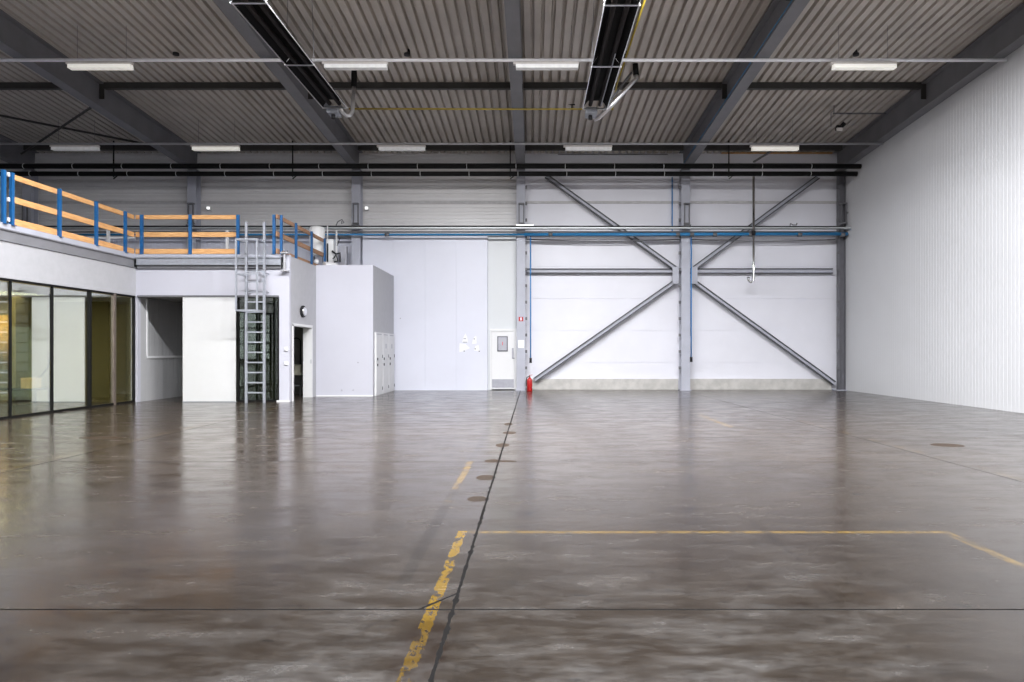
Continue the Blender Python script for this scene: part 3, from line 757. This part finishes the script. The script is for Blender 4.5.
    MB().box(XG+.06, xe, YO-.055, YO-.02, 3.585, 3.895).build('shadow_gap_plate', 'steel_dark', t)
    t = thing('beam_end', 'short steel I-beam stub with bolts at the lobby corner', 'beam stub', (xe+.05, YO-.1, 3.6))
    MB().bar((xe+.02, YO-.1, 3.52), (xe+.22, YO-.1, 3.52), .15, .035).build('flange', 'conduit_grey', t)
    MB().bar((xe+.02, YO-.1, 4.0), (xe+.22, YO-.1, 4.0), .15, .035).build('flange', 'conduit_grey', t)
    MB().box(xe+.09, xe+.14, YO-.13, YO-.07, 3.54, 3.985).build('web', 'conduit_grey', t)
    for k in range(3):
        MB().box(xe+.03+k*.07, xe+.06+k*.07, YO-.12, YO-.09, 4.02, 4.06).build('bolt', 'steel_dark', t)
office()

# glazed office front: panes between black mullions
panes = [(9.0, 10.2, 2), (10.2, 11.5, 2), (11.5, 12.78, 2), (12.78, 14.0, 2), (14.0, 15.22, 2), (15.22, 16.5, 2), (16.55, 17.45, 1), (17.55, 18.32, 1)]
for n, (a, b, k) in enumerate(panes):
    fr = MB().box(XG-.04, XG, a, b, 0, .05); fr.box(XG-.04, XG, a, b, ZW-.03, ZW+.015)
    fr.box(XG-.04, XG+.003, b-.015, b+.02, 0, ZW+.01)
    if n == 0: fr.box(XG-.06, XG+.005, a-.03, a+.02, 0, ZW)
    w = struct(fr.build('window_%d' % (n+3), 'frame_black'))
    MB().box(XG-.035, XG-.028, a, b, .055, ZW-.05).build('pane', 'glass', w)
    if n == 6: MB().box(XG-.065, XG+.01, b-.02, b+.07, 0, ZW).build('door_stile', 'frame_brown', w)
    if n == 5: MB().box(XG-.065, XG+.01, b-.02, b+.05, 0, ZW).build('door_stile', 'frame_black', w)
# office interior
struct(MB().box(XL+.1, XG-.16, 18.5, 18.6, 0, ZW+.05).build('wall_office_end', 'cream_wall'))
struct(MB().box(-17.1, -17.0, -6, 18.5, 0, ZW+.05).build('wall_office_rear', 'cream_wall'))
struct(MB().box(-17.0, XG-.16, -6, 18.5, ZW+.03, ZW+.1).build('ceiling_office', 'cream_wall'))
struct(MB().box(-13.2, -13.1, 17.3, 18.5, 0, ZW+.02).build('wall_office_pier', 'olive_wall'))
one(MB().box(-13.05, XG-.3, 18.42, 18.49, 0, 2.7), 'olive_panel', 'olive_wall', 'tall olive panel on the office end wall behind the glass', 'panel')
def curtain():
    mb = MB(); n = 60; vs = []
    for i in range(n+1):
        x = -15.0 + 1.6*i/n; y = 17.6+.05*math.sin(i*1.05)
        vs += [(x, y, .9), (x, y, 2.3)]
    mb.add(vs, [(2*i, 2*i+2, 2*i+3, 2*i+1) for i in range(n)])
    o = mb.build('curtain', 'curtain', smooth=True)
    md = o.modifiers.new('thick', 'SOLIDIFY'); md.thickness = .01
    tag(o, 'ochre curtain hanging inside the glazed office', 'curtain', kind='thing')
curtain()
t = thing('low_bench', 'dark low bench inside the glazed office', 'bench', (-13.2, 17.2, 0))
MB().box(-13.9, -12.3, 16.9, 17.5, .40, .44).build('top', 'frame_black', t)
for x in (-13.85, -12.35):
    for y in (16.95, 17.45): MB().box(x-.02, x+.02, y-.02, y+.02, 0, .40).build('leg', 'frame_black', t)
one(MB().box(-12.75, -12.45, 17.0, 17.3, .441, .70), 'cardboard_box', 'cardboard', 'small yellow box on the low bench inside the office', 'box', bevel=.005)
pipe([(-12.6, 17.8, 2.86), (-12.58, 17.8, 2.2), (-12.56, 17.8, 1.4), (-12.6, 17.75, .95), (-12.75, 17.7, .72), (-12.95, 17.7, .6)], .022, 'hanging_cable', 'rubber', 'dark curved cable hanging from the office ceiling', 'cable', n=8)
t = thing('office_chair', 'dark office chair standing behind the first glass panes', 'chair', (-14.3, 16.2, 0))
MB().box(-14.55, -14.05, 15.95, 16.45, .44, .52).build('seat', 'rubber', t, bevel=.03)
MB().box(-14.55, -14.05, 16.42, 16.5, .6, 1.15).build('backrest', 'rubber', t, bevel=.03)
MB().tube([(-14.3, 16.46, .5), (-14.3, 16.48, .9)], .02, 8).build('back_stem', 'rubber', t)
MB().tube([(-14.3, 16.2, .07), (-14.3, 16.2, .44)], .03, 10).build('column', 'rubber', t)
for k in range(5):
    a = 2*math.pi*k/5
    MB().tube([(-14.3, 16.2, .09), (-14.3+.3*math.cos(a), 16.2+.3*math.sin(a), .04)], .02, 6).build('foot', 'rubber', t)
area('office_ceiling_light', (-14.2, 16.0, 2.8), 3.5, 3.0, 230, (1, .93, .72))
area('office_ceiling_light', (-14.2, 11.0, 2.8), 3.5, 4.0, 150, (1, .93, .72))

# kitchenette behind the side doorway
t = thing('utility_sink', 'cream utility sink with black gooseneck tap inside the doorway', 'sink', (-7.6, 21.3, 0))
bx = -7.66
MB().box(bx-.32, bx+.5, 21.1, 21.6, .62, .95).build('basin', 'ceramic', t, bevel=.02)
for x in (bx-.28, bx+.46):
    for y in (21.14, 21.56): MB().box(x-.02, x+.02, y-.02, y+.02, 0, .62).build('leg', 'steel_dark', t)
MB().box(bx-.3, bx+.48, 21.12, 21.58, .28, .31).build('shelf', 'galv', t)
MB().tube([(bx+.33, 21.52, .95), (bx+.33, 21.52, 1.65)] + [(bx+.33-.13+.13*math.cos(a), 21.52, 1.65+.13*math.sin(a)) for a in [math.pi*k/8 for k in range(1, 9)]] + [(bx+.07, 21.52, 1.4)], .018, 8).build('tap', 'rubber', t, smooth=True)
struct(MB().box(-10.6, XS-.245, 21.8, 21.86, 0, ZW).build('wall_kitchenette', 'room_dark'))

# ---------------------------------------------------------------- wall fittings of the block
t = thing('alarm_lamp', 'oval dark-rimmed lamp on the wall over the doorway', 'lamp', (XS, 19.3, 2.47))
Yl = 6.56*683/(533-302.3)
zc = P(0, 311.5, Yl).z
vs = []; 
def oval(r1, r2, x0, x1, s=20):
    mb = MB(); vs = [(x, Yl+r1*math.cos(2*math.pi*k/s), zc+r2*math.sin(2*math.pi*k/s)) for x in (x0, x1) for k in range(s)]
    mb.add(vs, [(k, (k+1) % s, s+(k+1) % s, s+k) for k in range(s)] + [tuple(range(s)), tuple(range(s, 2*s))]); return mb
oval(.21, .17, XS, XS+.05).build('rim', 'rubber', t, bevel=.01)
oval(.15, .12, XS+.05, XS+.09).build('lens', 'alu', t, bevel=.02)
for py, nm in ((349.3, 'upper small white switch on the lobby pier'), (363.3, 'lower small white switch on the lobby pier')):
    c = P(286.3, py, YO-.01)
    t = thing('wall_switch', nm, 'switch', c, 'switches on the lobby pier')
    MB().box(c.x-.045, c.x+.045, YO-.035, YO, c.z-.045, c.z+.045).build('plate', 'paper', t, bevel=.006)
    MB().box(c.x-.025, c.x+.025, YO-.045, YO-.035, c.z-.03, c.z+.03).build('rocker', 'paper', t)

# lockers: three columns of two doors against the box room side
X2 = -4.84
for k, (ya, yb) in enumerate(((20.84, 21.74), (21.76, 22.66), (22.68, 23.58))):
    t = thing('locker', ['tall pale two-door locker nearest the white corner', 'tall pale two-door locker in the middle of three', 'tall pale two-door locker next to the back wall'][k], 'locker', (X2, (ya+yb)/2, 0), 'lockers')
    MB().box(X2+.005, X2+.05, ya, yb, .0, 1.95).build('body', 'locker', t)
    for z0, z1, hz in ((.04, 1.02, .95), (1.05, 1.84, 1.13)):
        d = MB().box(X2+.05, X2+.062, ya+.03, yb-.03, z0, z1).build('door', 'locker', t, bevel=.003)
        MB().box(X2+.062, X2+.075, ya+.10, ya+.20, hz-.05, hz+.03).build('handle', 'rubber', d)
        MB().box(X2+.062, X2+.07, yb-.09, yb-.03, z0+.10, z0+.20).build('hinge', 'rubber', d)
    MB().box(X2+.05, X2+.056, ya+.15, yb-.15, 1.875, 1.905).build('label_strip', 'grey_plate', t)
    if k: MB().box(X2+.062, X2+.066, ya+.38, ya+.5, 1.45, 1.6).build('sticker', 'grey_plate', t)

# ---------------------------------------------------------------- railings
def post(name, label, x, y, dx, dy, z0=ZM-.02, z1=5.04):
    t = thing(name, label, 'post', (x, y, z0), 'blue railing posts')
    mb = MB(); w = .075
    if dx:   # post stands outside in +x: channel open inwards
        mb.box(x, x+.012, y-w/2, y+w/2, z0, z1); mb.box(x-.045, x, y-w/2, y-w/2+.008, z0, z1); mb.box(x-.045, x, y+w/2-.008, y+w/2, z0, z1)
    else:
        mb.box(x-w/2, x+w/2, y-.012, y, z0, z1); mb.box(x-w/2, x-w/2+.008, y, y+.045, z0, z1); mb.box(x+w/2-.008, x+w/2, y, y+.045, z0, z1)
    mb.build('channel', 'blue', t)
    MB().box(x-.05, x+.05, y-.05, y+.05, z0-.0, z0+.012).build('foot_plate', 'blue', t)
    return t
heights = ((4.92, 5.03, 'top'), (4.44, 4.57, 'middle'), (3.985, 4.12, 'toe'))
# long side run
for x, y, l in ((XG+.02, 13.80, 'outer blue post of the pair at the railing gap'), (XG+.02, 14.02, 'inner blue post of the pair at the railing gap'), (XG+.02, 15.43, 'blue post one bay beyond the paired posts'),
                (XG+.02, 16.73, 'blue post in the middle of the long side railing'), (XG+.02, 17.92, 'blue post of the side railing next to the corner')):
    post('railing_post', l, x, y, 1, 0)
t = thing('gap_clips', 'white clips between the paired blue posts', 'clip', (XG, 13.91, 4))
for z in (4.06, 4.47, 4.98): MB().box(XG-.0, XG+.03, 13.885, 13.935, z-.04, z+.04).build('clip', 'paper', t)
for a, b, nm in heights:
    one(MB().box(XG-.075, XG-.03, 14.07, YO-.02, a, b), 'railing_board', 'wood', nm + ' pine board of the long side railing', 'board', 'boards of the long side railing', bevel=.004)
# front run
for px, l in ((142, 'blue post of the front railing closest to the corner'), (190.5, 'blue post in the middle of the front railing'), (238.2, 'blue post where the front railing meets the ladder'), (274.3, 'lone blue post on the far side of the ladder gap')):
    post('railing_post', l, P(px, 0, YO).x, YO-.03, 0, 1, ZM-.0)
for a, b, nm in heights:
    one(MB().box(XG-.02, P(236.5, 0, YO).x, YO+.02, YO+.065, a+.01, b+.01), 'railing_board', 'wood', nm + ' pine board of the front railing above the sliding panel', 'board', 'boards of the front railing', bevel=.004)
# return run along the side wall
for y, l in ((18.45, 'first blue post of the return railing by the ladder'), (19.6, 'second blue post of the return railing'), (20.98, 'third blue post of the return railing in front of the tank'), (22.3, 'last blue post of the return railing near the boiler')):
    post('railing_post', l, -6.78, y, 1, 0, ZM-.0)
for a, b, nm in heights:
    mb = MB().box(-6.872, -6.832, 18.25, 22.32, a, b)
    one(mb, 'railing_board', 'wood_brown', nm + ' brown board of the return railing towards the tank', 'board', 'boards of the return railing', bevel=.004)

# ladder with guard cage
def ladder():
    yc = 18.08; xl, xr = P(246, 0, yc).x, P(264, 0, yc).x
    t = thing('access_ladder', 'galvanised access ladder with guard cage up to the mezzanine', 'ladder', ((xl+xr)/2, yc, 0))
    for x in (xl, xr):
        MB().box(x-.028, x+.028, yc-.02, yc+.05, 0, 4.79).build('stile', 'galv', t, bevel=.004)
    z = .27
    while z < 3.95:
        MB().box(xl+.028, xr-.028, yc-.012, yc+.03, z-.018, z+.018).build('rung', 'galv', t); z += .267
    yf = 17.55; fl, fr = P(236, 0, yf).x, P(257, 0, yf).x
    for x in (fl, fr): MB().box(x-.02, x+.02, yf-.02, yf+.02, 2.42, 4.25).build('cage_bar', 'galv', t)
    for zz in (2.42, 3.36, 4.25):
        mb = MB().bar((fl, yf, zz), (fr, yf, zz), .03, .04); mb.bar((fl, yf, zz), (xl, yc-.02, zz), .03, .04); mb.bar((fr, yf, zz), (xr, yc-.02, zz), .03, .04)
        mb.build('cage_hoop', 'galv', t)
    for zz in (2.95, 3.45):
        mb = MB(); 
        for x in (xl, xr): mb.bar((x, yc+.05, zz), (x, YO-.001, zz), .03, .03)
        mb.build('wall_bracket', 'galv', t)
ladder()

# ---------------------------------------------------------------- on the mezzanine
t = thing('water_tank', 'white cylindrical water tank behind the return railing', 'tank', (-7.05, 22.3, ZM))
cx = (314.3-CX)/F*22.3
MB().lathe((cx, 22.6, ZM+.55), [(.20, 0), (.245, .04), (.25, .08), (.25, .86), (.22, .94), (.1, .97)], 28).build('vessel', 'tank', t, smooth=True)
for k in range(3):
    a = 2*math.pi*k/3+.4
    MB().tube([(cx+.18*math.cos(a), 22.6+.18*math.sin(a), ZM+.01), (cx+.18*math.cos(a), 22.6+.18*math.sin(a), ZM+.56)], .015, 6).build('leg', 'steel_dark', t)
t = thing('boiler', 'white wall boiler with black pipework beyond the return railing', 'boiler', (-6.5, 23.0, ZM))
a = P(328, 240, 23.2); b = P(335, 262, 23.2)
MB().box(a.x, b.x, 23.0, 23.3, ZM+.12, a.z).build('casing', 'tank', t, bevel=.015)
MB().box(a.x+.03, a.x+.07, 22.98, 23.0, ZM+.3, a.z-.15).build('dark_trim', 'rubber', t)
MB().tube([P(336.5, 230, 23.1), P(336.5, 262, 23.1)], .03, 8).build('white_pipe', 'tank', t, smooth=True)
MB().tube([P(327.5, 226, 23.1), P(327.5, 262, 23.1)], .022, 8).build('riser', 'tank', t, smooth=True)
MB().tube([P(332, 251, 22.9), P(336, 254, 22.9), P(340, 253, 22.9), P(340, 262, 22.9)], .03, 8).build('pipe_loop', 'rubber', t, smooth=True)
MB().tube([P(333, 259, 22.8), P(336, 255, 22.8), P(338, 261, 22.8), P(334, 262, 22.8)], .028, 8).build('pipe_loop', 'rubber', t, smooth=True)
MB().tube([P(337, 246, 22.9), P(340, 238, 22.9)], .012, 6).build('pipe_loop', 'rubber', t, smooth=True)
a = P(339.5, 246.5, 23.4); b = P(347, 262, 23.4)
one(MB().box(a.x, b.x, 23.3, 23.5, ZM, a.z), 'grey_cabinet', 'grey_plate', 'low grey cabinet beside the boiler on the mezzanine', 'cabinet', bevel=.01)
one(MB().lathe(P(316.5, 261.5, 21.7)-Vector((0, 0, .08)), [(.02, 0), (.07, .03), (.08, .08), (.07, .13), (.02, .16)], 16), 'white_globe', 'paper', 'small white ball on the deck under the tank', 'ball', smooth=True)
t = thing('white_bundle', 'pale wrapped bundle lying on the deck beside the boiler', 'bundle', P(328, 261, 21.9))
MB().tube([(P(x_, 0, 21.9).x, 21.9+.1*k_, ZM+.135) for k_, x_ in enumerate((324, 327, 330.5, 334.5))], .13, 12).build('roll', 'paper', t, smooth=True)
for px, y0, nm in ((108.3, 229.5, 'white upright post behind the long side railing'), (227.3, 230, 'white upright post behind the front railing')):
    a = P(px, y0, 22)
    one(MB().box(a.x-.04, a.x+.04, 21.96, 22.04, ZM, a.z), 'white_post', 'tank', nm, 'post', 'white posts on the mezzanine', bevel=.004)
one(MB().box(P(60, 0, 22).x, P(134, 0, 22).x, 22.06, 22.1, P(0, 238.2, 22).z, P(0, 236.4, 22).z), 'white_rail', 'tank', 'white horizontal rail behind the long side railing', 'rail')

# ---------------------------------------------------------------- door, signs, papers, extinguisher
yd = 23.84
a, b = P(491.8, 0, yd).x, P(514.2, 0, yd).x
d = struct(MB().box(a-.06, a, yd-.03, yd+.05, 0, 2.14).build('door_2', 'door_white'))
MB().box(b, b+.09, yd-.03, yd+.05, 0, 2.14).build('frame', 'door_white', d)
MB().box(a, b, yd-.03, yd+.05, 2.05, 2.14).build('frame', 'door_white', d)
MB().box(a+.004, b-.004, yd-.01, yd+.03, .04, 2.045).build('leaf', 'door_white', d)
wa, wb = P(497.3, 336.2, yd-.02), P(507.8, 351.5, yd-.02)
MB().box(wa.x, wb.x, yd-.028, yd-.01, wb.z, wa.z).build('window_frame', 'ink', d)
MB().box(wa.x+.035, wb.x-.035, yd-.034, yd-.028, wb.z+.04, wa.z-.035).build('window_pane', 'grey_plate', d)
c = (wa+wb)/2
MB().box(c.x-.012, c.x+.012, yd-.038, yd-.034, c.z-.05, c.z+.07).build('red_mark', 'ink_red', d)
ka, kb = P(491.5, 379.2, yd-.02), P(513.6, 387.7, yd-.02)
MB().box(a+.01, b-.01, yd-.016, yd-.01, kb.z, ka.z).build('kick_plate', 'grey_plate', d)
ha = P(512.8, 348, yd-.05); hb = P(512.8, 358.7, yd-.05)
MB().box(ha.x-.035, ha.x+.03, yd-.03, yd-.01, hb.z, ha.z).build('handle', 'grey_plate', d, bevel=.006)
MB().tube([(ha.x-.0, yd-.03, hb.z+.02), (ha.x, yd-.07, hb.z+.02), (ha.x+.06, yd-.07, hb.z+.015)], .012, 8).build('lever', 'steel_dark', d)
MB().box(a-.06, b+.09, yd-.06, yd+.05, 0, .012).build('threshold', 'steel_dark', d)
# column signs
s0 = P(518.7, 316.9, YC); s1 = P(523.2, 321.2, YC)
t = thing('fire_sign', 'small red square sign with a white symbol on the column', 'sign', (s0.x, YC, s1.z))
MB().box(s0.x, s1.x, YC-.010, YC-.001, s1.z, s0.z).build('plate', 'red', t)
cx_, cz_ = (s0.x+s1.x)/2, (s0.z+s1.z)/2
MB().box(cx_-.022, cx_+.022, YC-.014, YC-.010, cz_-.05, cz_+.055).build('symbol', 'paper', t)
s0 = P(518, 340, YC); s1 = P(524.2, 348, YC)
one(MB().box(s0.x, s1.x, YC-.010, YC-.001, s1.z, s0.z), 'blank_plate', 'paper', 'blank white notice plate on the column beside the door', 'notice')
# torn papers on the partition
Yp = 23.745
papers = [((462.0, 342.2), (463.5, 337), (465.5, 333.2), (467.5, 338), (468, 342.4), 'torn pointed paper, upper of the two beside the panel joint'),
          ((472.0, 344), (473.0, 339), (475, 336), (476.8, 336.6), (476.6, 343.5), 'torn paper with a grey corner, upper one nearer the door'),
          ((459.3, 352.2), (459.5, 343.2), (465.5, 344.0), (470.0, 348.0), (464, 351.2), 'broad torn paper, lowest and nearest the panel joint'),
          ((473.8, 350.5), (475.5, 346.0), (478.5, 345), (479.8, 351.8), (477, 351), 'small torn paper with dark marks, lowest and nearest the door')]
for k, pp in enumerate(papers):
    pts = [P(x, y, Yp) for (x, y) in pp[:5]]
    n = 5
    vs = [(p.x, Yp, p.z) for p in pts] + [(p.x, Yp-.004-.01*(i == 2), p.z) for i, p in enumerate(pts)]
    t = thing('torn_paper', pp[5], 'paper', (pts[0].x, Yp, pts[0].z), 'torn papers on the partition')
    MB().add(vs, [tuple(range(5)), tuple(range(5, 10))] + [(i, (i+1) % 5, 5+(i+1) % 5, 5+i) for i in range(5)]).build('sheet', 'paper', t)
    marks = {0: [(463.5, 338.2, 2.5), (463.0, 341.8, 4)], 1: [(473.6, 338.5, 1.2)], 2: [(463.6, 350.6, 1.2)], 3: [(474.6, 348.4, 1.2), (478.6, 350.8, 1.4)]}[k]
    for (mx_, my_, ln) in marks:
        a_, b_ = P(mx_, my_, Yp-.02), P(mx_+ln, my_+.9, Yp-.02)
        MB().box(a_.x, b_.x, Yp-.022, Yp-.018, b_.z, a_.z).build('print_mark', 'ink' if k else 'grey_plate', t)
# small marks / sockets on the white walls
for px, py, Y, nm in ((420.8, 0, 0, ''),): pass
for px, py, Y, nm in ((355.8+2, 362.5, 20.63, 'small screw fixing halfway up the white box room wall'), (341.5, 390.2, 20.63, 'small screw fixing low on the white box room wall, ladder side'), (353, 390.2, 20.63, 'small screw fixing low on the white box room wall, locker side'), (400.3, 318.4, 23.74, 'small grey fixing on the first tall partition panel')):
    c = P(px, py, Y)
    one(MB().tube([(c.x, Y, c.z), (c.x, Y+.018, c.z)], .02, 10), 'wall_fixing', 'grey_plate', nm, 'fixing', 'wall fixings')
# extinguisher
ex = P(529.6, 0, 23.35).x
t = thing('fire_extinguisher', 'red fire extinguisher on the floor at the foot of the column', 'fire extinguisher', (ex, 23.35, 0))
MB().lathe((ex, 23.35, 0), [(.085, 0), (.095, .015), (.095, .36), (.085, .40), (.05, .44), (.028, .46), (.028, .48)], 24).build('cylinder', 'red', t, smooth=True)
MB().tube([(ex, 23.35, .47), (ex, 23.35, .52)], .022, 10).build('valve', 'steel_dark', t)
MB().bar((ex-.02, 23.35, .53), (ex+.10, 23.35, .55), .02, .015).build('lever', 'red', t)
MB().tube([(ex-.02, 23.33, .50), (ex-.10, 23.31, .46), (ex-.12, 23.30, .3), (ex-.11, 23.29, .16)], .014, 8).build('hose', 'rubber', t, smooth=True)

# ---------------------------------------------------------------- world, camera, view
w = bpy.data.worlds.new('world'); SC.world = w; w.use_nodes = True
bg = w.node_tree.nodes['Background']; bg.inputs[0].default_value = (.75, .85, 1, 1); bg.inputs[1].default_value = .6
cam = bpy.data.cameras.new('camera'); co = bpy.data.objects.new('camera', cam); COL.objects.link(co)
co.location = (0, 0, H); co.rotation_euler = (math.pi/2, 0, 0)
cam.sensor_width = 36; cam.lens = F/1024*36; cam.shift_x = -(CX-512)/1024; cam.shift_y = (CY-341)/1024
cam.clip_start = .05; cam.clip_end = 200
SC.camera = co
vs_ = SC.view_settings
vs_.view_transform = 'Standard'; vs_.look = 'None'; vs_.gamma = 1; vs_.use_curve_mapping = False; vs_.exposure = -0.07
SC.cycles.max_bounces = 10; SC.cycles.diffuse_bounces = 6; SC.cycles.glossy_bounces = 5; SC.cycles.transparent_max_bounces = 12
SC.cycles.use_denoising = True
SC.cycles.sample_clamp_indirect = 6
